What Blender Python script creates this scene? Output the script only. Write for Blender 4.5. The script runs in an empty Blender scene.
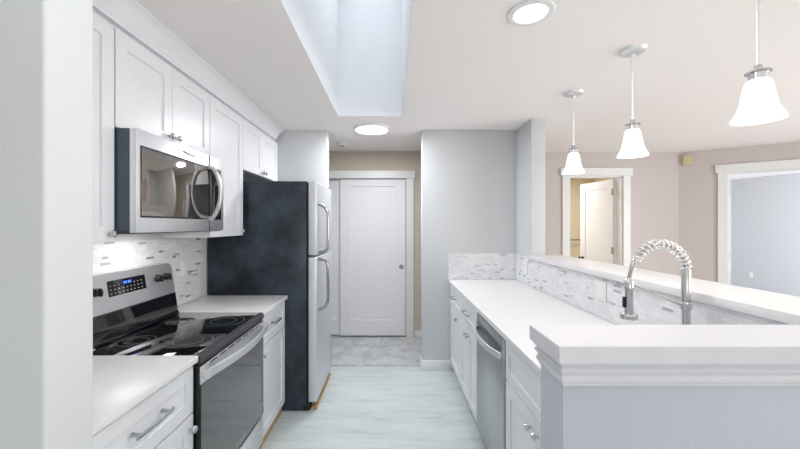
import bpy, bmesh, math, random
from mathutils import Vector, Matrix
random.seed(4)
S = bpy.context.scene
COL = S.collection
PI = math.pi

# ------------------------------------------------------------ camera, world, exposure
cam_d = bpy.data.cameras.new('camera'); cam = bpy.data.objects.new('camera', cam_d); COL.objects.link(cam)
cam.location = (0, 0, 1.478); cam.rotation_euler = (PI/2, 0, 0)
cam_d.sensor_width = 36; cam_d.lens = 36*350/800; cam_d.shift_x = 8/800; cam_d.shift_y = 0.5/800
cam_d.clip_start = 0.05
S.camera = cam
S.view_settings.view_transform = 'Standard'; S.view_settings.look = 'None'
S.view_settings.gamma = 1; S.view_settings.use_curve_mapping = False
S.view_settings.exposure = 0.05
W = bpy.data.worlds.new('sky'); S.world = W; W.use_nodes = True
W.node_tree.nodes['Background'].inputs[0].default_value = (0.75, 0.87, 1, 1)
W.node_tree.nodes['Background'].inputs[1].default_value = 1.0

def area(name, loc, rot, sx, sy, power, color=(1, 1, 1), spread=PI):
    l = bpy.data.lights.new(name, 'AREA'); l.shape = 'RECTANGLE'; l.size = sx; l.size_y = sy
    l.energy = power; l.color = color; l.spread = spread
    o = bpy.data.objects.new(name, l); COL.objects.link(o); o.location = loc; o.rotation_euler = rot
    return o
H = 2.44
# daylight: skylight pane over the well, a bedroom window; plus added fill areas
area('skylight_daylight', (-0.195, 2.28, 3.76), (0, 0, 0), 0.5, 1.5, 6.0, (0.93, 0.96, 1), 2.0)
area('rear_fill', (0.4, -3.35, 1.35), (PI/2, 0, 0), 4.6, 1.9, 32, (1, 0.99, 0.98))  # added frontal fill from behind the camera, no window built there
area('ceiling_fill', (0.1, -0.55, 1.75), (PI, 0, 0), 1.0, 0.8, 8.5, (1, 0.98, 0.97))  # unseen up-facing fill, added to brighten the ceiling
area('kitchen_fill', (-0.1, 0.75, 2.43), (0, 0, 0), 0.25, 0.25, 3.0, (1, 0.98, 0.96))  # added overhead fill, has no fixture of its own
area('dining_ceiling_fill', (3.0, 0.1, 1.95), (PI, 0, 0), 1.2, 1.2, 7, (1, 0.95, 0.93))  # another up-facing fill, added to lift the dining ceiling
area('dining_side_fill', (5.5, 0.6, 1.4), (0, PI/2, 0), 1.8, 3.4, 122, (1, 0.98, 0.965))  # added side fill across the bar; the wall behind has no window
area('bedroom_window_daylight', (6.6, 3.62, 1.45), (PI/2, 0, 0), 1.6, 1.4, 96, (0.90, 0.94, 1))
area('bathroom_light', (2.45, 5.9, 2.40), (0, 0, 0), 0.35, 0.35, 30, (1, 0.98, 0.96))

# ------------------------------------------------------------ materials
def lin(c):
    return tuple(((v/255)/12.92 if v/255 <= .04045 else ((v/255+.055)/1.055)**2.4) for v in c) + (1,)
def nodes(m): return m.node_tree.nodes, m.node_tree.links
def mat(name, rgb, rough=.5, metal=0, bump=0, bscale=200, vary=.015, coat=0, stretch=(1, 1, 1), spec=.5):
    m = bpy.data.materials.new(name); m.use_nodes = True; N, L = nodes(m)
    b = N['Principled BSDF']; b.inputs['Roughness'].default_value = rough; b.inputs['Metallic'].default_value = metal
    b.inputs['Coat Weight'].default_value = coat; b.inputs['Coat Roughness'].default_value = .05
    b.inputs['Specular IOR Level'].default_value = spec
    tc = N.new('ShaderNodeTexCoord'); mp = N.new('ShaderNodeMapping'); mp.inputs['Scale'].default_value = stretch
    L.new(tc.outputs['Object'], mp.inputs[0])
    n = N.new('ShaderNodeTexNoise'); n.inputs['Scale'].default_value = bscale if bump else 12; n.inputs['Detail'].default_value = 3
    L.new(mp.outputs[0], n.inputs['Vector'])
    r = N.new('ShaderNodeValToRGB'); c = lin(rgb)
    r.color_ramp.elements[0].position = .3; r.color_ramp.elements[1].position = .7
    r.color_ramp.elements[0].color = tuple(max(0, v*(1-vary)) for v in c[:3])+(1,)
    r.color_ramp.elements[1].color = tuple(min(1, v*(1+vary)) for v in c[:3])+(1,)
    L.new(n.outputs['Fac'], r.inputs[0]); L.new(r.outputs[0], b.inputs['Base Color'])
    if bump:
        u = N.new('ShaderNodeBump'); u.inputs['Strength'].default_value = bump; u.inputs['Distance'].default_value = .002
        L.new(n.outputs['Fac'], u.inputs['Height']); L.new(u.outputs[0], b.inputs['Normal'])
    return m
def glow(name, rgb, strength):
    m = mat(name, rgb, .4); N, L = nodes(m); b = N['Principled BSDF']
    b.inputs['Emission Color'].default_value = lin(rgb); b.inputs['Emission Strength'].default_value = strength
    return m
M = {}
M['wall'] = mat('wall_paint', (208, 211, 213), .75, bump=.25, bscale=260)
M['wall_warm'] = mat('warm_lit_wall_paint', (206, 198, 194), .75, bump=.2, bscale=260)  # warmth of the dining lamps is mixed into this wall colour
M['wall_hall'] = mat('hall_wall_paint', (206, 196, 180), .75, bump=.2, bscale=260)
M['wall_bed'] = mat('bedroom_wall_paint', (205, 205, 209), .75, bump=.2, bscale=260)
M['wall_bath'] = mat('bathroom_wall_paint', (222, 210, 186), .75, bump=.2, bscale=260)
M['pony'] = mat('textured_wall_paint', (196, 200, 210), .7, bump=.55, bscale=130)
M['ceiling'] = mat('ceiling_paint', (252, 246, 243), .85, bump=.3, bscale=180)
M['well'] = mat('skylight_well_paint', (236, 238, 241), .8)
M['trim'] = mat('white_trim_paint', (234, 234, 234), .35)
M['cab'] = mat('white_cabinet_paint', (234, 236, 239), .32)
M['door'] = mat('white_door_paint', (236, 237, 240), .4)
M['quartz'] = mat('white_quartz', (236, 236, 237), .3, vary=.012)
M['steel'] = mat('brushed_stainless', (186, 188, 190), .30, 1, bump=.04, bscale=60, stretch=(1, 1, 40), vary=.04)
M['steel_light'] = mat('stainless_light', (230, 231, 233), .38, .92, bump=.03, bscale=60, stretch=(40, 1, 1), vary=.03)
M['fridge_steel'] = mat('satin_stainless', (222, 225, 230), .42, .8, bump=.03, bscale=60, stretch=(1, 1, 40), vary=.03)
M['handle_metal'] = mat('polished_steel_handle', (168, 170, 173), .16, 1)
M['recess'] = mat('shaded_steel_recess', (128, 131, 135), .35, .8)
M['cap'] = mat('ledge_paint', (222, 223, 228), .35)
M['pull'] = mat('satin_grey_metal', (150, 152, 155), .35, 0)
M['chrome'] = mat('polished_nickel', (205, 205, 207), .13, 1)
M['nickel'] = mat('brushed_nickel', (206, 206, 205), .17, 1)
M['pewter'] = mat('dark_nickel', (180, 180, 182), .16, 1)
M['black_glass'] = mat('black_glass', (10, 11, 14), .035, coat=.6, spec=.7)
M['door_glass'] = mat('oven_door_glass', (36, 37, 39), .06, coat=.7, spec=.8)
M['mirror_glass'] = mat('mirrored_microwave_glass', (150, 144, 138), .05, .9, coat=.5)
M['black'] = mat('black_plastic', (14, 15, 17), .45)
M['coil'] = mat('bright_spring_steel', (240, 240, 240), .32, .8)
M['dark'] = mat('dark_grey_plastic', (62, 64, 68), .4)
M['side'] = mat('microwave_side_metal', (70, 84, 98), .35)
M['plate'] = mat('white_plastic', (238, 238, 238), .35)
M['almond'] = mat('almond_plastic', (214, 203, 160), .45)
M['tan'] = mat('unfinished_wood', (196, 160, 112), .7, stretch=(1, 12, 1), vary=.12)
M['ring'] = mat('burner_print', (120, 122, 126), .3)
M['digits'] = glow('blue_digits', (60, 110, 255), 2.5)
M['icons'] = mat('printed_icons', (190, 192, 186), .5)
M['frost'] = glow('frosted_lit_glass', (255, 249, 240), .62)
M['disc'] = glow('lit_diffuser', (250, 252, 255), 2.6)
M['brass_dark'] = mat('dark_bronze', (58, 50, 44), .35, .9)
M['hinge'] = mat('satin_hinge', (170, 165, 158), .35, .9)

def fridge_side():
    m = mat('speckled_black_side', (22, 27, 34), .33); N, L = nodes(m); b = N['Principled BSDF']
    tc = N.new('ShaderNodeTexCoord')
    n = N.new('ShaderNodeTexNoise'); n.inputs['Scale'].default_value = 95; n.inputs['Detail'].default_value = 5; n.inputs['Roughness'].default_value = .7
    n2 = N.new('ShaderNodeTexNoise'); n2.inputs['Scale'].default_value = 3.5; n2.inputs['Detail'].default_value = 6; n2.inputs['Roughness'].default_value = .65
    L.new(tc.outputs['Object'], n.inputs['Vector']); L.new(tc.outputs['Object'], n2.inputs['Vector'])
    r = N.new('ShaderNodeValToRGB'); e = r.color_ramp.elements; e[0].position = .66; e[0].color = (0, 0, 0, 1); e[1].position = .76; e[1].color = (1, 1, 1, 1)
    L.new(n.outputs['Fac'], r.inputs[0])
    r2 = N.new('ShaderNodeValToRGB'); e = r2.color_ramp.elements; e[0].position = .35; e[0].color = lin((13, 19, 27)); e[1].position = .75; e[1].color = lin((66, 80, 96))
    L.new(n2.outputs['Fac'], r2.inputs[0])
    mx = N.new('ShaderNodeMixRGB'); mx.inputs[2].default_value = lin((105, 116, 128))
    L.new(r.outputs[0], mx.inputs[0]); L.new(r2.outputs[0], mx.inputs[1]); L.new(mx.outputs[0], b.inputs['Base Color'])
    u = N.new('ShaderNodeBump'); u.inputs['Strength'].default_value = .35; u.inputs['Distance'].default_value = .002
    L.new(n.outputs['Fac'], u.inputs['Height']); L.new(u.outputs[0], b.inputs['Normal'])
    return m
M['fridge_side'] = fridge_side()

def tiles(name, ax, g1=182, g2=150):
    m = bpy.data.materials.new(name); m.use_nodes = True; N, L = nodes(m); b = N['Principled BSDF']
    tc = N.new('ShaderNodeTexCoord'); sp = N.new('ShaderNodeSeparateXYZ'); cb = N.new('ShaderNodeCombineXYZ')
    L.new(tc.outputs['Object'], sp.inputs[0]); L.new(sp.outputs[ax], cb.inputs[0]); L.new(sp.outputs[2], cb.inputs[1])
    br = N.new('ShaderNodeTexBrick'); L.new(cb.outputs[0], br.inputs['Vector'])
    for k, v in (('Scale', 1), ('Mortar Size', .0011), ('Mortar Smooth', .1), ('Bias', 0), ('Brick Width', .066), ('Row Height', .0155)):
        br.inputs[k].default_value = v
    br.offset = .37; br.offset_frequency = 2; br.squash = .6; br.squash_frequency = 3
    br.inputs['Color1'].default_value = (0, 0, 0, 1); br.inputs['Color2'].default_value = (1, 1, 1, 1); br.inputs['Mortar'].default_value = (0, 0, 0, 1)
    r = N.new('ShaderNodeValToRGB'); r.color_ramp.interpolation = 'CONSTANT'
    e = r.color_ramp.elements; e[0].position = 0; e[0].color = lin((232, 234, 236)); e[1].position = .3; e[1].color = lin((230, 232, 234))
    for p, c in ((.5, (240, 241, 242)), (.80, (231, 233, 235)), (.865, (g1, g1, g1+1)), (.90, (g2, g2, g2)), (.93, (236, 237, 238))):
        x = e.new(p); x.color = lin(c)
    L.new(br.outputs['Color'], r.inputs[0])
    n = N.new('ShaderNodeTexNoise'); n.inputs['Scale'].default_value = 16; n.inputs['Detail'].default_value = 6; L.new(tc.outputs['Object'], n.inputs['Vector'])
    rn = N.new('ShaderNodeValToRGB'); q = rn.color_ramp.elements; q[0].position = .38; q[0].color = (.91, .925, .94, 1); q[1].position = .6; q[1].color = (1, 1, 1, 1)
    L.new(n.outputs['Fac'], rn.inputs[0])
    mu = N.new('ShaderNodeMixRGB'); mu.blend_type = 'MULTIPLY'; mu.inputs[0].default_value = 1; L.new(r.outputs[0], mu.inputs[1]); L.new(rn.outputs[0], mu.inputs[2])
    mx = N.new('ShaderNodeMixRGB'); mx.inputs[2].default_value = lin((222, 224, 226)); L.new(br.outputs['Fac'], mx.inputs[0]); L.new(mu.outputs[0], mx.inputs[1])
    L.new(mx.outputs[0], b.inputs['Base Color']); b.inputs['Roughness'].default_value = .2
    u = N.new('ShaderNodeBump'); u.inputs['Strength'].default_value = .4; u.inputs['Distance'].default_value = .001; u.invert = True
    L.new(br.outputs['Fac'], u.inputs['Height']); L.new(u.outputs[0], b.inputs['Normal'])
    return m
M['tile_y'] = tiles('mosaic_tile_side', 1); M['tile_x'] = tiles('mosaic_tile_end', 0, 218, 206); M['tile_bar'] = tiles('marble_mosaic_tile', 1, 206, 182)

def planks():
    m = bpy.data.materials.new('pale_plank_floor'); m.use_nodes = True; N, L = nodes(m); b = N['Principled BSDF']
    tc = N.new('ShaderNodeTexCoord')
    br = N.new('ShaderNodeTexBrick'); L.new(tc.outputs['Object'], br.inputs['Vector'])
    for k, v in (('Scale', 1), ('Mortar Size', .0012), ('Mortar Smooth', .3), ('Brick Width', 1.22), ('Row Height', .178)): br.inputs[k].default_value = v
    br.offset = .41; br.inputs['Color1'].default_value = (0, 0, 0, 1); br.inputs['Color2'].default_value = (1, 1, 1, 1)
    mp = N.new('ShaderNodeMapping'); mp.inputs['Scale'].default_value = (.9, 6, 1); L.new(tc.outputs['Object'], mp.inputs[0])
    ad = N.new('ShaderNodeVectorMath'); ad.operation = 'ADD'
    L.new(mp.outputs[0], ad.inputs[0]); L.new(br.outputs['Color'], ad.inputs[1])
    n = N.new('ShaderNodeTexNoise'); n.inputs['Scale'].default_value = 2.2; n.inputs['Detail'].default_value = 8; n.inputs['Roughness'].default_value = .62
    L.new(ad.outputs[0], n.inputs['Vector'])
    r = N.new('ShaderNodeValToRGB'); e = r.color_ramp.elements; e[0].position = .30; e[0].color = lin((178, 187, 187)); e[1].position = .62; e[1].color = lin((208, 217, 217))
    x = e.new(.44); x.color = lin((198, 208, 208))
    L.new(n.outputs['Fac'], r.inputs[0])
    mx = N.new('ShaderNodeMixRGB'); mx.inputs[2].default_value = lin((184, 190, 194)); L.new(br.outputs['Fac'], mx.inputs[0]); L.new(r.outputs[0], mx.inputs[1])
    L.new(mx.outputs[0], b.inputs['Base Color']); b.inputs['Roughness'].default_value = .38
    return m
M['planks'] = planks()

def carpet():
    m = bpy.data.materials.new('carpet'); m.use_nodes = True; N, L = nodes(m); b = N['Principled BSDF']; b.inputs['Roughness'].default_value = .95
    tc = N.new('ShaderNodeTexCoord')
    n = N.new('ShaderNodeTexNoise'); n.inputs['Scale'].default_value = 6; n.inputs['Detail'].default_value = 9; n.inputs['Roughness'].default_value = .75; n.inputs['Distortion'].default_value = .8
    L.new(tc.outputs['Object'], n.inputs['Vector'])
    r = N.new('ShaderNodeValToRGB'); e = r.color_ramp.elements; e[0].position = .35; e[0].color = lin((178, 181, 183)); e[1].position = .65; e[1].color = lin((222, 225, 227))
    L.new(n.outputs['Fac'], r.inputs[0]); L.new(r.outputs[0], b.inputs['Base Color'])
    n2 = N.new('ShaderNodeTexNoise'); n2.inputs['Scale'].default_value = 260; L.new(tc.outputs['Object'], n2.inputs['Vector'])
    u = N.new('ShaderNodeBump'); u.inputs['Strength'].default_value = .8; u.inputs['Distance'].default_value = .006
    L.new(n2.outputs['Fac'], u.inputs['Height']); L.new(u.outputs[0], b.inputs['Normal'])
    return m
M['carpet'] = carpet()

# ------------------------------------------------------------ geometry helpers
class B:
    def __init__(s): s.bm = bmesh.new()
    def box(s, x0, x1, y0, y1, z0, z1, bev=0, seg=1):
        r = bmesh.ops.create_cube(s.bm, size=1, matrix=Matrix.Translation(((x0+x1)/2, (y0+y1)/2, (z0+z1)/2)) @ Matrix.Diagonal((abs(x1-x0), abs(y1-y0), abs(z1-z0), 1)))
        if bev:
            es = list({e for v in r['verts'] for e in v.link_edges})
            bmesh.ops.bevel(s.bm, geom=es, offset=bev, segments=seg, profile=.5, affect='EDGES')
        return s
    def ring_loft(s, rings, caps=True, closed=False):
        R = [[s.bm.verts.new(p) for p in r] for r in rings]; n = len(R[0])
        prs = list(zip(R, R[1:])) + ([(R[-1], R[0])] if closed else [])
        for a, b in prs:
            for i in range(n):
                j = (i+1) % n
                s.bm.faces.new((a[i], a[j], b[j], b[i]))
        if caps and not closed:
            s.bm.faces.new(list(reversed(R[0]))); s.bm.faces.new(R[-1])
        return s
    def rects(s, x0, x1, z0, z1, prof):           # prof: (inset, y) rings, front facing -y
        return s.ring_loft([[(x0+i, y, z0+i), (x1-i, y, z0+i), (x1-i, y, z1-i), (x0+i, y, z1-i)] for i, y in prof])
    def shaker(s, x0, x1, z0, z1, yf, t=.02, stile=.064, dep=.008):
        return s.rects(x0, x1, z0, z1, [(0, yf+t), (0, yf+.0015), (.0015, yf), (stile, yf), (stile+.0015, yf+dep)])
    def lathe(s, prof, o=(0, 0, 0), axis=(0, 0, 1), seg=28, caps=True):
        a = Vector(axis).normalized(); u = a.orthogonal().normalized(); v = a.cross(u); o = Vector(o)
        return s.ring_loft([[o + a*h + (u*math.cos(2*PI*k/seg) + v*math.sin(2*PI*k/seg))*max(r, 1e-5) for k in range(seg)] for r, h in prof], caps)
    def cyl(s, p0, p1, r, seg=20):
        d = Vector(p1)-Vector(p0); return s.lathe([(r, 0), (r, d.length)], p0, d, seg)
    def tube(s, pts, ra, rb=None, up=None, seg=12, pw=1.0, closed=False):
        pts = [Vector(p) for p in pts]; n = len(pts); rings = []
        prev = None
        for i, p in enumerate(pts):
            if closed: t = pts[(i+1) % n]-pts[i-1]
            else: t = pts[min(i+1, n-1)]-pts[max(i-1, 0)]
            t.normalize()
            if up is not None: uu = Vector(up); nn = uu.cross(t).normalized(); bb = t.cross(nn)
            else:
                if prev is None: nn = t.orthogonal().normalized()
                else: nn = (prev - t*prev.dot(t)).normalized()
                bb = t.cross(nn); prev = nn
            a = ra[i] if isinstance(ra, (list, tuple)) else ra
            b = a if rb is None else (rb[i] if isinstance(rb, (list, tuple)) else rb)
            f = lambda c: math.copysign(abs(c)**pw, c)
            rings.append([p + nn*a*f(math.cos(2*PI*k/seg)) + bb*b*f(math.sin(2*PI*k/seg)) for k in range(seg)])
        return s.ring_loft(rings, True, closed)
    def extrude(s, pts, ax, a0, a1):              # pts: 2D polygon in the other two axes
        def P(p, a):
            return {'x': (a, p[0], p[1]), 'y': (p[0], a, p[1]), 'z': (p[0], p[1], a)}[ax]
        return s.ring_loft([[P(p, a0) for p in pts], [P(p, a1) for p in pts]])
    def xform(s, fn):
        for v in s.bm.verts: v.co = Vector(fn(v.co))
        return s
    def obj(s, name, m, parent=None, ang=35, mats=None):
        bmesh.ops.recalc_face_normals(s.bm, faces=s.bm.faces)
        me = bpy.data.meshes.new(name); s.bm.to_mesh(me); s.bm.free()
        for q in (mats or [m]): me.materials.append(q)
        for p in me.polygons: p.use_smooth = True
        me.set_sharp_from_angle(angle=math.radians(ang))
        o = bpy.data.objects.new(name, me); COL.objects.link(o)
        if parent is not None: o.parent = parent
        return o
def tag(o, label, cat, group=None):
    o['label'] = label; o['category'] = cat
    if group: o['group'] = group
    return o
def thing(name, label, cat, loc=(0, 0, 0), rz=0, group=None):
    o = bpy.data.objects.new(name, None); COL.objects.link(o); o.location = loc; o.rotation_euler = (0, 0, rz); o.empty_display_size = .1
    return tag(o, label, cat, group)
def struct(name, b, m, parent=None, **k):
    o = b.obj(name, m, parent, **k)
    if parent is None: o['kind'] = 'structure'
    return o
def arc(cx, cy, r, a0, a1, n): return [(cx+r*math.cos(math.radians(a0+(a1-a0)*i/n)), cy+r*math.sin(math.radians(a0+(a1-a0)*i/n))) for i in range(n+1)]
def text(body, size, m, parent, loc, name='logo', rz=0):
    c = bpy.data.curves.new(name, 'FONT'); c.body = body; c.size = size; c.extrude = .0004; c.align_x = 'CENTER'; c.align_y = 'CENTER'
    t = bpy.data.objects.new('t', c); COL.objects.link(t)
    me = bpy.data.meshes.new_from_object(t.evaluated_get(bpy.context.evaluated_depsgraph_get())); bpy.data.objects.remove(t)
    me.name = name; me.materials.clear(); me.materials.append(m)
    me.transform(Matrix.Translation(loc) @ Matrix.Rotation(PI/2, 4, 'X'))
    o = bpy.data.objects.new(name, me); COL.objects.link(o); o.parent = parent
    return o

# ------------------------------------------------------------ room shell
struct('floor', B().box(-2.7, 8.3, -3.7, 7.8, -.1, 0), M['planks'])
struct('floor_hall', B().box(-1.6, 1.39, 3.665, 4.57, 0, .012, .004), M['carpet'])
struct('floor_dining', B().box(1.392, 5.6, .3, 4.65, 0, .010, .003), M['carpet'])
hx0, hx1, hy0, hy1 = -.48, .09, 1.46, 3.10
struct('ceiling', B().box(-2.7, hx0, -3.7, 7.8, H, H+.08).box(hx1, 8.3, -3.7, 7.8, H, H+.08).box(hx0, hx1, -3.7, hy0, H, H+.08).box(hx0, hx1, hy1, 7.8, H, H+.08), M['ceiling'])
q = .003
struct('ceiling_well', B().box(hx0-.0005, hx0+q, hy0, hy1, H+.0005, H+.08).box(hx1-q, hx1+.0005, hy0, hy1, H+.0005, H+.08).box(hx0, hx1, hy1-q, hy1+.0005, H+.0005, H+.08).box(hx0, hx1, hy0-.0005, hy0+q, H+.0005, H+.08)
       .box(hx0-.06, hx0+q, hy0, hy1, H+.08, 3.8).box(hx1-q, hx1+.06, hy0, hy1, H+.08, 3.8)
       .box(hx0-.06, hx1+.06, hy1-q, hy1+.06, H+.08, 3.8).box(hx0-.06, hx1+.06, hy0-.06, hy0+q, H+.08, 3.8).box(hx0-.06, hx1+.06, hy0-.06, hy1+.06, 3.8, 3.84), M['well'])
struct('wall_left', B().box(-1.6, -1.474, .85, 4.69, 0, H), M['wall'])
struct('wall_near_left', B().box(-2.7, -.718, .724, .845, 0, H, .008, 3), M['wall'])
struct('wall_fridge_end', B().box(-1.474, -.66, 3.55, 3.665, 0, H, .006, 3), M['wall'])
struct('wall_end', B().box(.305, 1.262, 3.55, 3.665, 0, H, .006, 3), M['wall'])
struct('wall_column', B().box(1.26, 1.39, 3.17, 3.665, 0, H, .006, 3), M['wall'])
struct('wall_hall_right', B().box(1.26, 1.39, 3.665, 4.65, 0, H), M['wall_hall'])
struct('wall_hall_back', B().box(-1.474, .0-1.35, 4.57, 4.69, 0, H).box(-1.35, .183, 4.57, 4.69, 2.08, H).box(.183, 1.26, 4.57, 4.69, 0, H), M['wall_hall'])
struct('wall_closet_back', B().box(-1.474, .25, 5.2, 5.3, 0, H), M['wall_hall'])
dx0, dx1 = 2.352, 3.063
struct('wall_dining_back', B().box(1.26, dx0, 4.65, 4.77, 0, H).box(dx0, dx1, 4.65, 4.77, 2.13, H).box(dx1, 3.82, 4.65, 4.77, 0, H), M['wall_warm'])
# angled wall (local x along the wall, +y into the bedroom)
AW = Matrix.Translation((3.81, 4.65, 0)) @ Matrix.Rotation(math.atan2(-.62, .89), 4, 'Z')
def aw(o): o.matrix_world = AW; return o
aw(struct('wall_angled', B().box(0, .475, 0, .12, 0, H).box(.475, 1.30, 0, .12, 2.13, H).box(1.30, 2.25, 0, .12, 0, H), M['wall_warm']))
struct('wall_dining_right', B().box(5.62, 5.74, -3.6, 3.42, 0, H), M['wall_warm'])
struct('wall_bedroom_back', B().box(3.82, 7.27, 7.5, 7.62, 0, H), M['wall_bed'])
o = struct('wall_bedroom_right', B().box(0, 4.4, 0, .12, 0, H), M['wall_bed']); o.matrix_world = Matrix.Translation((7.27, 7.50, 0)) @ Matrix.Rotation(math.atan2(-1.08, .19), 4, 'Z')
struct('wall_bedroom_front', B().box(5.62, 8.1, 3.42, 3.54, 0, H), M['wall_bed'])
struct('wall_bathroom_right', B().box(3.82, 3.94, 4.77, 7.5, 0, H), M['wall_bath'])
struct('wall_bathroom_back', B().box(1.39, 3.82, 6.6, 6.72, 0, H), M['wall_bath'])
struct('wall_bathroom_left', B().box(1.39, 1.5, 4.77, 6.6, 0, H), M['wall_bath'])
struct('wall_living_left', B().box(-2.7, -2.6, -3.6, .73, 0, H), M['wall'])
struct('wall_living_back', B().box(-2.7, 5.74, -3.6, -3.5, 0, H), M['wall'])
# half walls
struct('wall_bar', B().box(1.26, 1.39, .94, 3.17, 0, 1.168), M['wall'])
struct('wall_peninsula', B().box(.398, 1.39, .815, .94, 0, 1.17, .004, 2), M['pony'])

# baseboards
def base(name, x0, x1, y0, y1): return struct(name, B().box(x0, x1, y0, y1, 0, .108, .004, 2), M['trim'])
base('baseboard_end', .291, .612, 3.536, 3.552)
base('baseboard_corner', .291, .306, 3.552, 3.68)
struct('baseboard_hall', B().box(.295, 1.26, 4.556, 4.57, .012, .10, .003, 2), M['trim'])
# closet casing and head
struct('trim_1', B().box(.187, .283, 4.545, 4.57, .012, 2.085, .002).box(-1.47, .303, 4.538, 4.57, 2.085, 2.185, .003), M['trim'])
struct('trim_2', B().box(dx0-.095, dx0, 4.628, 4.65, .01, 2.13, .002).box(dx1, dx1+.095, 4.628, 4.65, .01, 2.13, .002).box(dx0-.12, dx1+.12, 4.62, 4.65, 2.13, 2.235, .003)
       .box(dx0, dx0+.015, 4.65, 4.77, .0, 2.13).box(dx1-.015, dx1, 4.65, 4.77, .0, 2.13).box(dx0+.015, dx1-.015, 4.65, 4.77, 2.115, 2.13), M['trim'])
aw(struct('trim_3', B().box(.38, .475, -.022, 0, .01, 2.13, .002).box(1.30, 1.395, -.022, 0, .01, 2.13, .002).box(.355, 1.42, -.030, 0, 2.13, 2.235, .003)
       .box(.475, .49, 0, .12, 0, 2.13).box(1.285, 1.30, 0, .12, 0, 2.13).box(.49, 1.285, 0, .12, 2.115, 2.13), M['trim']))
# closet sliding doors
def slide2(n, x0, x1, y, pull):
    z0, z1 = .03, 2.08
    b = B(); prof = [(0, 0, 0, y+.035), (0, 0, 0, y+.002), (.002, .002, .002, y), (.125, .20, .095, y), (.131, .206, .101, y+.009)]
    b.ring_loft([[(x0+i, yy, z0+lo), (x1-i, yy, z0+lo), (x1-i, yy, z1-hi), (x0+i, yy, z1-hi)] for i, lo, hi, yy in prof])
    d = struct('door_%d' % n, b, M['door'])
    if pull:
        B().lathe([(.031, 0), (.031, -.003), (.028, -.005), (.025, -.0025), (0, -.002)], (x1-.055, y, .93), (0, 1, 0)).obj('door_pull', M['pull'], d)
    return d
slide2(1, -.68, .178, 4.585, True)
slide2(2, -1.42, -.60, 4.628, False)
# bathroom door, open inward
D3 = Matrix.Translation((dx1-.018, 4.775, 0)) @ Matrix.Rotation(math.radians(97), 4, 'Z')
b = B().ring_loft([[(i, y, .015+lo), (.68-i, y, .015+lo), (.68-i, y, 2.105-hi), (i, y, 2.105-hi)] for i, lo, hi, y in [(0, 0, 0, 0), (0, 0, 0, .033), (.002, .002, .002, .035), (.11, .2, .11, .035), (.117, .207, .117, .028)]])
d3 = struct('door_3', b, M['door']); d3.matrix_world = D3
B().lathe([(.028, 0), (.028, .006), (.011, .009), (.011, .035), (.026, .042), (.03, .055), (.02, .068), (0, .07)], (.62, .035, .97), (0, 1, 0)).obj('door_knob', M['brass_dark'], d3)
for z in (.25, 1.13, 1.93): B().box(-.012, .03, .034, .038, z-.045, z+.045, .001).cyl((-.006, .041, z-.047), (-.006, .041, z+.047), .006, 10).obj('hinge', M['hinge'], d3)
for z in (1.10, 1.90):
    o = aw(struct('trim_hinge', B().box(.4895, .4915, .02, .085, z-.045, z+.045).cyl((.493, .018, z-.047), (.493, .018, z+.047), .006, 10), M['hinge']))
    o['kind'] = 'structure'

# crown above the wall cabinets
cy0, cy1 = .852, 3.486
def crown_ring(d, z): return [(-1.473, cy0, z), (-1.156+d, cy0, z), (-1.156+d, cy1+d, z), (-1.473, cy1+d, z)]
struct('trim_4', B().ring_loft([crown_ring(d, z) for d, z in [(.004, 2.325), (.004, 2.338), (.008, 2.342), (.010, 2.352), (.016, 2.362), (.024, 2.380), (.040, 2.404), (.052, 2.424), (.060, 2.428), (.060, H-.001)]]), M['cab'])

# ------------------------------------------------------------ cabinets
E_, W_ = PI/2, -PI/2     # facing +X (left run), facing -X (right run)
def knob(parent, x, z, y=0, m='nickel'):
    return B().lathe([(.006, 0), (.0055, -.012), (.008, -.015), (.0145, -.018), (.0155, -.023), (.013, -.028), (.006, -.030), (0, -.030)], (x, y, z), (0, 1, 0), 20).obj('knob', M[m], parent)
def pull(parent, x, z, L=.16, y=0, m='nickel'):
    b = B(); h = L/2
    b.tube([(x-h-.018, y-.030, z), (x-h, y-.033, z), (x, y-.036, z), (x+h, y-.033, z), (x+h+.018, y-.030, z)], .005, .0075, (0, 0, 1), 10, .7)
    for s in (-1, 1): b.lathe([(.009, 0), (.0075, -.004), (.006, -.03)], (x+s*h, y, z), (0, 1, 0), 14)
    return b.obj('handle', M[m], parent)
def base_cabinet(label, loc, rz, w, depth, drawers, doors, toe=.09, recess=.055, kick='cab', m='nickel', end='none', group=None):
    t = thing('base_cabinet', label, 'cabinet', loc, rz, group)
    B().box(-w/2, w/2, 0, depth, toe, .892).obj('body', M['cab'], t)
    B().box(-w/2, w/2, recess, recess+.015, 0, toe).obj('toe_kick', M[kick], t)
    for x0, x1 in drawers:
        d = B().shaker(x0+.0015, x1-.0015, .684, .880, -.02, .0195, .054).obj('drawer', M['cab'], t)
        if (x1-x0) < .7: pull(d, (x0+x1)/2 + (.04 if x1-x0 > .615 else 0), .795, .15 if x1-x0 > .58 else .115, -.02, m)
    for x0, x1, kx in doors:
        d = B().shaker(x0+.0015, x1-.0015, toe+.004, .677, -.02, .0195).obj('door', M['cab'], t)
        knob(d, kx, .625, -.02, m)
    return t
def wall_cabinet(label, loc, rz, w, z0, z1, depth, doors, kz, m='nickel', group=None):
    t = thing('wall_cabinet', label, 'cabinet', (loc[0], loc[1], z0), rz, group)
    h = z1-z0
    B().box(-w/2, w/2, 0, depth, 0, h).obj('body', M['cab'], t)
    for x0, x1, kx in doors:
        d = B().shaker(x0+.0015, x1-.0015, .002, h-.025, -.02, .0195).obj('door', M['cab'], t)
        knob(d, kx, kz, -.02, m)
    return t
def yc(a, b): return (a+b)/2
XF = -1.178     # wall-cabinet carcass front, doors 2 cm proud
a, b_ = .852, 1.462
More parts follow.
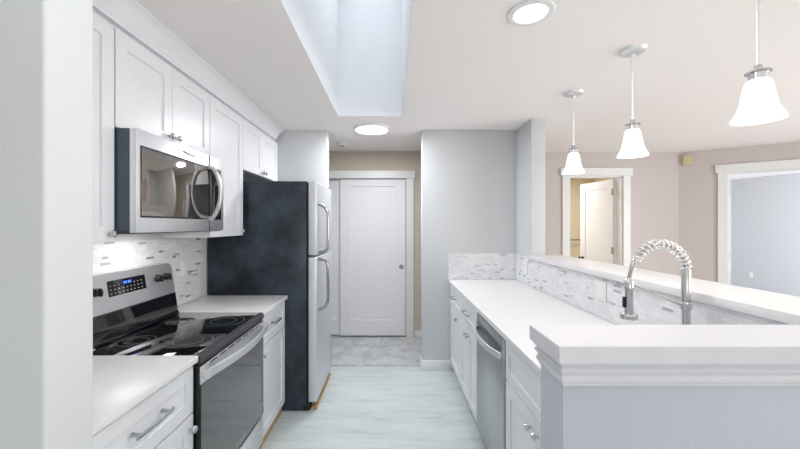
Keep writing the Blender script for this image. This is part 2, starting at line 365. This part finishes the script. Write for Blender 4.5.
wall_cabinet('tall white shaker wall cabinet at the near end, left of the microwave', (XF, yc(a, b_), 0), E_, b_-a, 1.408, 2.33, .294, [(-(b_-a)/2, (b_-a)/2, (b_-a)/2-.03)], .035, 'nickel')
a, b_ = 1.466, 2.226
wall_cabinet('short white two-door wall cabinet directly above the microwave', (XF, yc(a, b_), 0), E_, b_-a, 1.888, 2.33, .294, [(-.38, 0, -.03), (0, .38, .03)], .053)
a, b_ = 2.230, 2.722
w = b_-a
wall_cabinet('tall white wall cabinet between the microwave and the refrigerator', (XF, yc(a, b_), 0), E_, w, 1.397, 2.33, .294, [(-w/2, w/2, w/2-.03)], .035)
a, b_ = 2.726, 3.546
w = b_-a
wall_cabinet('short white two-door wall cabinet above the black-sided refrigerator', (XF, yc(a, b_), 0), E_, w, 1.909, 2.33, .294, [(-w/2, 0, -.03), (0, w/2, .03)], .035)
LX = -.865
a, b_ = .854, 1.490
w = b_-a
base_cabinet('white base cabinet at lower left with a drawer over a door, before the range', (LX, yc(a, b_), 0), E_, w, .607, [(-w/2, w/2)], [(-w/2, w/2, w/2-.03)], m='steel')
a, b_ = 2.245, 2.765
w = b_-a
base_cabinet('white base cabinet between the range and the refrigerator', (LX, yc(a, b_), 0), E_, w, .607, [(-w/2, w/2)], [(-w/2, w/2, -w/2+.03)], .078, .004, 'tan', 'pewter')
RX = .610
a, b_ = 3.020, 3.546
w = b_-a
base_cabinet('narrow white base cabinet against the end wall, one drawer and one door', (RX, yc(a, b_), 0), W_, w, .63, [(-w/2, w/2)], [(-w/2, w/2, w/2-.13)], m='pewter')
a, b_ = 2.410, 3.016
w = b_-a
base_cabinet('white base cabinet with one drawer over two doors, beyond the dishwasher', (RX, yc(a, b_), 0), W_, w, .63, [(-w/2, w/2)], [(-w/2, 0, -.03), (0, w/2, .03)], m='pewter')
a, b_ = .944, 1.820
w = b_-a
t = thing('sink_cabinet', 'white sink base cabinet between the dishwasher and the peninsula wall', 'cabinet', (RX, yc(a, b_), 0), W_)
B().box(-w/2, -w/2+.018, 0, .63, .09, .892).box(w/2-.018, w/2, 0, .63, .09, .892).box(-w/2+.018, w/2-.018, 0, .615, .09, .108).box(-w/2+.018, w/2-.018, 0, .018, .108, .892).obj('body', M['cab'], t)
B().box(-w/2, w/2, .055, .07, 0, .09).obj('toe_kick', M['cab'], t)
B().shaker(-w/2+.002, w/2-.1, .684, .880, -.02, .0195, .05).obj('false_drawer_front', M['cab'], t)
mid = -.060
for x0, x1, kx in ((-w/2, mid, mid-.035), (mid, w/2-.1, mid+.035)):
    d = B().shaker(x0+.0015, x1-.0015, .094, .677, -.02, .0195).obj('door', M['cab'], t); knob(d, kx, .625, -.02, 'nickel')

# countertops
tag(B().box(-1.464, -.826, .852, 1.494, .894, .922, .003, 2).obj('countertop', M['quartz']), 'white quartz countertop at lower left, near side of the range', 'countertop')
tag(B().box(-1.464, -.824, 2.241, 2.768, .894, .922, .003, 2).obj('countertop', M['quartz']), 'short white quartz countertop between range and refrigerator', 'countertop')
sx0, sx1, sy0, sy1 = .73, 1.09, 1.08, 1.72
b = B(); c0 = [(.574, .942), (1.252, .942), (1.252, 3.542), (.574, 3.542)]; c1 = [(sx0, sy0), (sx1, sy0), (sx1, sy1), (sx0, sy1)]
b.ring_loft([[(x, y, .894) for x, y in c0], [(x, y, .922) for x, y in c0], [(x, y, .922) for x, y in c1], [(x, y, .894) for x, y in c1]], closed=True)
tag(b.obj('countertop', M['quartz']), 'long white quartz countertop above the dishwasher and sink', 'countertop')
b = B(); g = lambda d, z: [(sx0+d, sy0+d, z), (sx1-d, sy0+d, z), (sx1-d, sy1-d, z), (sx0+d, sy1-d, z)]
b.ring_loft([g(-.012, .8935), g(.002, .8935), g(.006, .69), g(.03, .68)]).box(sx0+.14, sx0+.2, 1.43, 1.49, .679, .683, .001)
tag(b.obj('sink', M['steel_light']), 'stainless undermount sink basin set in the long countertop', 'sink')
# backsplashes
tag(B().box(-1.4735, -1.466, .852, 2.70, .924, 1.388).obj('backsplash', M['tile_y']), 'white and grey mosaic tile backsplash behind the range', 'backsplash')
tag(B().box(.57, 1.252, 3.543, 3.55, .924, 1.192).obj('backsplash', M['tile_x']), 'short white mosaic tile backsplash on the end wall', 'backsplash')
tag(B().box(1.253, 1.2597, .942, 3.542, .924, 1.166).box(1.253, 1.2597, 3.172, 3.542, 1.166, 1.192).obj('backsplash', M['tile_bar']), 'long marble mosaic backsplash running under the raised bar', 'backsplash')
# raised bar and peninsula cap
tag(B().box(1.232, 1.552, .962, 3.168, 1.170, 1.205, .003, 2).obj('bar_top', M['quartz']), 'long white raised bar top behind the sink counter', 'bar top')
b = B(); R = lambda d, z: [(.400-d*.85, .815-d, z), (1.42, .815-d, z), (1.42, .940+d*.74, z), (.400-d*.85, .940+d*.74, z)]
prof = [(.001, 1.104), (.004, 1.105), (.0045, 1.110), (.008, 1.113), (.011, 1.119), (.011, 1.125), (.007, 1.130), (.0065, 1.133), (.010, 1.135), (.015, 1.140), (.016, 1.145), (.013, 1.149), (.011, 1.150), (.011, 1.153), (.016, 1.156), (.019, 1.162), (.019, 1.165), (.027, 1.1665), (.027, 1.203), (.025, 1.205)]
b.ring_loft([R(d, z) for d, z in prof])
tag(b.obj('ledge', M['cap']), 'white moulded ledge capping the near peninsula half wall', 'ledge')

# ------------------------------------------------------------ range
t = thing('range', 'stainless electric range with black glass cooktop and oven door', 'stove', (-.824, 1.868, 0), E_)
t.scale = (.974, 1, 1)
B().box(-.378, .378, .03, .638, .03, .90).obj('body', M['steel_light'], t)
# cooktop: black glass slab with stainless/black sloped front lip
ct = B().box(-.380, .380, .02, .56, .902, .918, .003, 2).obj('cooktop', M['black_glass'], t)
B().extrude([(-.004, .884), (-.006, .904), (.0, .915), (.010, .9185), (.0195, .9185), (.0195, .884)], 'x', -.380, .380).obj('front_trim', M['dark'], ct)
for x, y, r in ((-.18, .16, .105), (.18, .16, .115), (-.18, .41, .08), (.18, .41, .075)):
    b = B()
    for rr in (r, r*.62):
        b.tube([(x+rr*math.cos(2*PI*k/48), y+rr*math.sin(2*PI*k/48), .9183) for k in range(48)], .0012, .0004, (0, 0, 1), 6, closed=True)
    b.obj('burner', M['ring'], ct)
# backguard
def rr_poly(x0, x1, z0, z1, r):
    return [(x0, z0), (x1, z0)] + arc(x1-r, z1-r, r, 0, 90, 6) + arc(x0+r, z1-r, r, 90, 180, 6)
sl = lambda v: (v.x, v.y + .15*(v.z-1.05), v.z)
bg = B().extrude(rr_poly(-.38, .38, 1.05, 1.238, .035), 'y', .562, .606).xform(sl).obj('backguard', M['steel_light'], t)
B().box(-.375, .375, .60, .638, .92, 1.20).obj('backguard_back', M['dark'], t)
B().extrude([(.535, .919), (.540, .93), (.545, .935), (.550, .99), (.558, 1.040), (.558, 1.049), (.60, 1.049), (.60, .919)], 'x', -.377, .377).obj('vent_panel', M['black_glass'], t)
dsp = B().rects(-.145, .125, 1.120, 1.198, [(0, .565), (0, .561), (.001, .560)]).xform(sl).obj('display', M['black_glass'], bg)
b = B()
for k in range(9):
    for q in range(3):
        if 3 <= k <= 5 and q == 2: continue
        x = -.13+k*.0275; z = 1.134+q*.019
        b.box(x-.0042, x+.0042, .5588, .5598, z-.0018, z+.0018)
b.xform(sl).obj('icons', M['icons'], bg)
b = B()
for k, x in enumerate((-.035, -.022, -.005, .008)):
    b.box(x-.0032, x+.0032, .5586, .5598, 1.172, 1.184)
b.xform(sl).obj('clock_digits', M['digits'], bg)
for x in (-.305, -.225, .225, .305):
    B().lathe([(.022, .562), (.022, .556), (.020, .554), (.019, .534), (.017, .532), (0, .532)], (x, 0, 1.160), (0, 1, 0), 24).box(x-.005, x+.005, .526, .534, 1.141, 1.179, .001).xform(sl).obj('knob', M['black'], bg)
# oven door
dr = B().box(-.378, .378, -.002, .028, .275, .868, .004, 2).obj('oven_door', M['black'], t)
B().box(-.379, .379, -.0055, .0, .792, .869, .002, 2).obj('top_band', M['steel_light'], dr)
b = B()
for k in range(7): b.box(-.30+k*.09, -.235+k*.09, -.0062, -.005, .858, .864)
b.obj('vent_slots', M['black'], dr)
B().box(-.374, .374, -.0045, -.001, .283, .791, .001).obj('door_glass', M['door_glass'], dr)
B().box(-.376, .376, .004, .03, .868, .878).obj('vent_gap', M['black'], t)
hp = []
for k in range(25):
    u = -1+2*k/24; hp.append((u*.352, -.028-.040*(1-u*u), .835))
hd = B().tube(hp, .008, .021, (0, 0, 1), 14, .6)
for s in (-1, 1): hd.box(s*.352-.018, s*.352+.018, -.036, -.0056, .812, .858, .004, 2)
hd.obj('handle', M['steel_light'], dr)
text('Whirlpool', .026, M['icons'], dr, (.02, -.005, .315))
B().box(-.378, .378, .0, .03, .095, .262, .004, 2).obj('storage_drawer', M['steel_light'], t)
B().box(-.36, .36, .05, .6, 0, .09).obj('base', M['black'], t)

# ------------------------------------------------------------ microwave
t = thing('microwave', 'stainless over-the-range microwave with mirrored black window', 'microwave', (-1.071, 1.846, 1.440), E_)
B().box(-.378, .378, .032, .393, .012, .445).obj('body', M['side'], t)
B().box(-.376, .376, .02, .39, 0, .0115).obj('bottom_panel', M['dark'], t)
dr = B().box(-.380, .380, 0, .03, .004, .446, .004, 2).obj('door', M['steel_light'], t)
B().rects(-.358, .345, .070, .378, [(0, .002), (0, -.0015), (.001, -.0022)]).obj('window_frame', M['black_glass'], dr)
B().rects(-.350, .200, .078, .370, [(0, -.001), (0, -.0024), (.0005, -.0027)]).obj('window', M['mirror_glass'], dr)
B().rects(.213, .341, .074, .374, [(0, -.002), (0, -.003), (.0005, -.0032)]).obj('control_panel', M['black_glass'], dr)
B().box(.205, .2062, -.0034, .001, .006, .444).obj('door_seam', M['dark'], dr)
hp = []
for k in range(21):
    u = -1+2*k/20; hp.append((.205, -.016-.052*(1-u*u)**.8, .226+u*.150))
hb = B().tube(hp, .010, .016, (1, 0, 0), 12, .7)
for s in (-1, 1): hb.box(.190, .220, -.02, -.0005, .226+s*.150-.012, .226+s*.150+.012, .003, 2)
hb.obj('handle', M['steel_light'], dr)
text('Whirlpool', .026, M['dark'], dr, (.0, -.0008, .412))
l = bpy.data.lights.new('cooktop_fill', 'AREA'); l.shape = 'RECTANGLE'; l.size = .34; l.size_y = .08; l.energy = 1.3; l.color = (1, .97, .93)  # fill added under the microwave to lift backsplash and counter
o = bpy.data.objects.new('cooktop_fill', l); COL.objects.link(o); o.parent = t; o.location = (.03, .22, -.003)

# ------------------------------------------------------------ refrigerator
t = thing('refrigerator', 'top-freezer refrigerator with black side and stainless doors', 'refrigerator', (-.597, 3.115, 0), E_)
w = .34
B().box(-w, w, .082, .86, .004, 1.826, .006, 2).obj('body', M['fridge_side'], t)
B().box(-w+.01, w-.01, .066, .083, .06, 1.815).obj('door_gasket', M['black'], t)
B().box(-w-.004, w, .056, .12, .002, .062, .018, 4).obj('base_grille', M['black'], t)
for z0, z1, za, zb, nm in ((1.237, 1.824, 1.65, 1.262, 'freezer_door'), (.072, 1.223, .79, 1.198, 'fridge_door')):
    d = B().box(-w-.002, w, .0, .066, z0, z1, .008, 3).obj(nm, M['fridge_steel'], t)
    s = 1 if za > zb else -1
    pts = [(-.285, 0, za), (-.285, -.02, za-s*.008), (-.285, -.055, za-s*.03), (-.285, -.076, za-s*.07), (-.285, -.080, za-s*.12), (-.285, -.078, zb+s*.06), (-.285, -.070, zb+s*.02), (-.285, -.045, zb), (-.285, 0, zb-s*.003)]
    sm = []
    for i in range(len(pts)-1):
        for q in range(4): sm.append(tuple(Vector(pts[i]).lerp(Vector(pts[i+1]), q/4)))
    sm.append(pts[-1])
    B().tube(sm, .0125, .0125, (1, 0, 0), 12).obj('handle', M['handle_metal'], d)
B().box(w-.07, w-.01, .02, .12, 1.827, 1.842, .003).obj('hinge_cover', M['black'], t)
B().box(.245, .285, -.002, .001, 1.735, 1.75, .0005).obj('badge', M['pewter'], t)
tag(B().box(-.650, -.600, 2.80, 3.45, .0, .024, .004).obj('floor_strip', M['tan']), 'tan unfinished wood strip on the floor under the refrigerator doors', 'strip')

# ------------------------------------------------------------ dishwasher
t = thing('dishwasher', 'stainless dishwasher with bowed handle under the long counter', 'dishwasher', (.580, 2.115, 0), W_)
t.scale = (.955, 1, 1)
B().box(-.305, .305, .03, .63, .10, .888).obj('body', M['dark'], t)
dr = B().box(-.302, .302, 0, .028, .105, .880, .005, 2).obj('door', M['steel'], t)
B().rects(-.27, .27, .760, .835, [(0, .001), (.0, -.0012), (.001, -.0016)]).obj('recess_shade', M['recess'], dr)  # flat plate; shade of the handle pocket is in its darker colour
hp = []
for k in range(21):
    u = -1+2*k/20; hp.append((u*.265, -.012-.040*(1-u*u), .785))
hb = B().tube(hp, .005, .017, (0, 0, 1), 12, .6)
for s in (-1, 1): hb.box(s*.268-.012, s*.268+.012, -.018, 0, .768, .802, .003, 2)
hb.obj('handle', M['steel_light'], dr)
B().box(-.302, .302, .05, .07, 0, .10).obj('toe_kick', M['black'], t)

# ------------------------------------------------------------ faucet
t = thing('faucet', 'tall spring-coil pull-down kitchen faucet behind the sink', 'faucet', (1.18, 1.405, .922))
B().lathe([(.028, 0), (.028, .006), (.022, .012), (.019, .03), (.0155, .034), (.0155, .215), (.020, .218), (.020, .244), (.0155, .247), (.0155, .375), (.013, .380), (0, .380)]).obj('post', M['nickel'], t)
cx, cz, r = -.103, .375, .103
path = [(cx+r*math.cos(math.radians(a)), 0, cz+r*math.sin(math.radians(a))) for a in [x*3 for x in range(0, 52)]]
hose = [(0, 0, .37)] + path + [(-.212, 0, .405), (-.222, 0, .37), (-.229, 0, .335)]
B().tube(hose, .0075, seg=10, up=(0, 1, 0)).obj('hose', M['nickel'], t)
co = []; turns = 15; n = turns*14
for k in range(n+1):
    f = k/n; a = math.radians(f*153); ph = 2*PI*turns*f
    c = Vector((cx+r*math.cos(a), 0, cz+r*math.sin(a))); rad = Vector((math.cos(a), 0, math.sin(a)))
    co.append(c + rad*.0180*math.cos(ph) + Vector((0, 1, 0))*.0180*math.sin(ph))
B().tube(co, .0033, seg=7).obj('spring_coil', M['coil'], t)
a = math.radians(153); e = Vector((cx+r*math.cos(a), 0, cz+r*math.sin(a))); tdir = Vector((-math.sin(a), 0, math.cos(a)))
B().lathe([(.012, -.008), (.015, -.004), (.015, .014), (.011, .018)], e, tdir, 20).obj('collar', M['chrome'], t)
sh = B().lathe([(.008, .345), (.013, .335), (.0165, .33), (.0165, .30), (.0135, .297), (.0150, .235), (.0165, .205), (.029, .201), (.031, .198), (.031, .182), (.026, .177), (0, .177)], (-.229, 0, 0)).obj('spray_head', M['nickel'], t)
B().box(-.253, -.2445, -.006, .006, .225, .268, .002).obj('trigger', M['black'], sh)
B().tube([(-.014, 0, .231), (-.10, 0, .270), (-.214, 0, .318)], .0042, seg=10, up=(0, 1, 0)).obj('support_arm', M['nickel'], t)
B().tube([(.0, -.014, .10), (.0, -.04, .104), (.0, -.10, .118)], [.009, .006, .005], seg=12, up=(1, 0, 0)).obj('lever', M['nickel'], t)

# ------------------------------------------------------------ lights
def pendant():
    t = thing('pendant_light', 'x', 'pendant light', (1.32, 1.92, H), 0, 'pendant lights over the raised bar')
    B().lathe([(.068, 0), (.068, -.006), (.062, -.016), (.040, -.026), (.012, -.030), (.010, -.04), (0, -.04)], seg=36).obj('canopy', M['steel_light'], t)
    B().cyl((0, 0, -.41), (0, 0, -.035), .0055, 12).obj('rod', M['steel_light'], t)
    B().lathe([(.010, -.385), (.014, -.405), (.036, -.409), (.037, -.414), (.027, -.416), (.027, -.439), (.0, -.440)], seg=28).obj('socket_cup', M['chrome'], t)
    B().lathe([(.026, -.438), (.032, -.442), (.038, -.455), (.042, -.475), (.046, -.503), (.052, -.532), (.061, -.556), (.072, -.576), (.074, -.584), (.071, -.583), (.059, -.553), (.049, -.527), (.042, -.500), (.038, -.475), (.034, -.457), (.024, -.441)], seg=40).obj('lamp_shade', M['frost'], t)
    l = bpy.data.lights.new('bulb_light', 'POINT'); l.energy = .75; l.color = (1, .86, .72); l.shadow_soft_size = .04
    o = bpy.data.objects.new('bulb_light', l); COL.objects.link(o); o.parent = t; o.location = (0, 0, -.60)
    return t
p0 = pendant()
def dup(root, loc, label):
    r = root.copy(); COL.objects.link(r); r.location = loc; r['label'] = label
    for ch in list(root.children):
        c = ch.copy(); COL.objects.link(c); c.parent = r
    return r
p0['label'] = 'middle of the three bell-shaded pendant lights over the bar'
dup(p0, (1.32, 1.262, H), 'nearest and largest-looking of the three bell-shaded pendant lights, at right')
dup(p0, (1.32, 2.545, H), 'farthest of the three bell-shaded pendant lights, beside the white column')
# flush disc light between kitchen and hall
t = thing('ceiling_light', 'round flush white ceiling light near the hallway opening', 'ceiling light', (-.2, 3.47, H))
B().lathe([(.178, -.001), (.178, -.018), (.172, -.024), (.160, -.024), (.160, -.001)], seg=48).obj('rim', M['trim'], t)
B().lathe([(.160, -.012), (.160, -.026), (.10, -.030), (0, -.031)], seg=48).obj('diffuser', M['disc'], t)
t = thing('recessed_light', 'round recessed ceiling can light with white trim ring, near the bar', 'ceiling light', (.628, 1.585, H))
B().lathe([(.102, -.001), (.102, -.004), (.098, -.008), (.078, -.010), (.072, -.006), (.072, -.001)], seg=48).obj('trim_ring', M['trim'], t)
B().lathe([(.072, -.002), (.072, -.007), (.04, -.010), (0, -.0105)], seg=40).obj('lens', M['disc'], t)
for nm, loc, sz, e in (('ceiling_light_glow', (-.2, 3.47, H-.036), .30, 19), ('recessed_light_glow', (.628, 1.585, H-.014), .13, 8)):
    l = bpy.data.lights.new(nm, 'AREA'); l.shape = 'DISK'; l.size = sz; l.energy = e; l.color = (.97, .97, 1)
    o = bpy.data.objects.new(nm, l); COL.objects.link(o); o.location = loc
# smoke detector
t = thing('smoke_detector', 'small round white smoke detector on the hallway ceiling', 'smoke detector', (-.585, 4.10, H))
B().lathe([(.068, -.001), (.068, -.010), (.060, -.014), (.056, -.030), (.045, -.036), (0, -.037)], seg=36).obj('housing', M['plate'], t)
B().lathe([(.022, -.036), (.021, -.040), (0, -.040)], seg=20).obj('sensor', M['dark'], t)
# door chime on the angled wall
t = thing('door_chime', 'small almond chime box high on the angled dining wall', 'chime', (0, 0, 0)); t.matrix_world = AW @ Matrix.Translation((.085, 0, 2.33))
B().box(-.05, .05, -.035, -.001, -.065, .065, .006, 2).obj('cover', M['almond'], t)
B().box(-.032, .032, -.038, -.0355, -.045, .045, .001).obj('grille', M['almond'], t)

# ------------------------------------------------------------ plates
def plate(name, label, cat, loc, rz, w=.07, h=.115, kind='duplex', gang=1):
    t = thing(name, label, cat, loc, rz)
    B().box(-w/2, w/2, -.006, -.0005, -h/2, h/2, .002, 2).obj('cover_plate', M['plate'], t)
    for g in range(gang):
        x = (g-(gang-1)/2)*.046
        if kind == 'decora':
            B().box(x-.016, x+.016, -.0072, -.006, -.033, .033, .0006).obj('socket', M['plate'], t)
        elif kind == 'duplex':
            for s in (-1, 1):
                o = B().box(x-.015, x+.015, -.0075, -.006, s*.02-.014, s*.02+.014, .0006).obj('socket', M['plate'], t)
                B().box(x-.007, x-.005, -.0079, -.0074, s*.02-.005, s*.02+.006).box(x+.005, x+.007, -.0079, -.0074, s*.02-.005, s*.02+.006).obj('slot', M['dark'], o)
        else:
            B().box(x-.016, x+.016, -.0085, -.006, -.033, .033, .001).obj('rocker', M['plate'], t)
    return t
plate('light_switch', 'white rocker light switch at the left edge on the near wall', 'light switch', (-.849, .724, 1.228), 0, kind='rocker')
plate('power_outlet', 'white outlet in the backsplash between range and refrigerator', 'outlet', (-1.466, 2.46, 1.175), E_, kind='decora')
plate('power_outlet', 'wide white two-gang outlet plate in the tile under the raised bar', 'outlet', (1.253, 2.10, 1.085), W_, w=.118, gang=2, kind='decora')
plate('power_outlet', 'small white outlet at the far end of the bar tile by the column', 'outlet', (1.253, 3.26, 1.075), W_)
t = plate('power_outlet', 'white outlet low on the bluish bedroom wall through the right doorway', 'outlet', (0, 0, 0), 0)
ang = math.atan2(-1.08, .19)
t.location = (7.27+.19*.31, 7.5-1.08*.31-.02, .457); t.rotation_euler = (0, 0, ang)
# towel bar in the bathroom
t = thing('towel_bar', 'dark towel bar on the beige wall seen through the open door', 'towel bar', (3.3, 6.6, 1.2))
B().cyl((-.3, -.06, 0), (.3, -.06, 0), .009, 12).obj('bar', M['brass_dark'], t)
for s in (-1, 1): B().lathe([(.025, 0), (.025, -.008), (.010, -.012), (.010, -.065)], (s*.28, 0, 0), (0, 1, 0), 16).obj('bracket', M['brass_dark'], t)
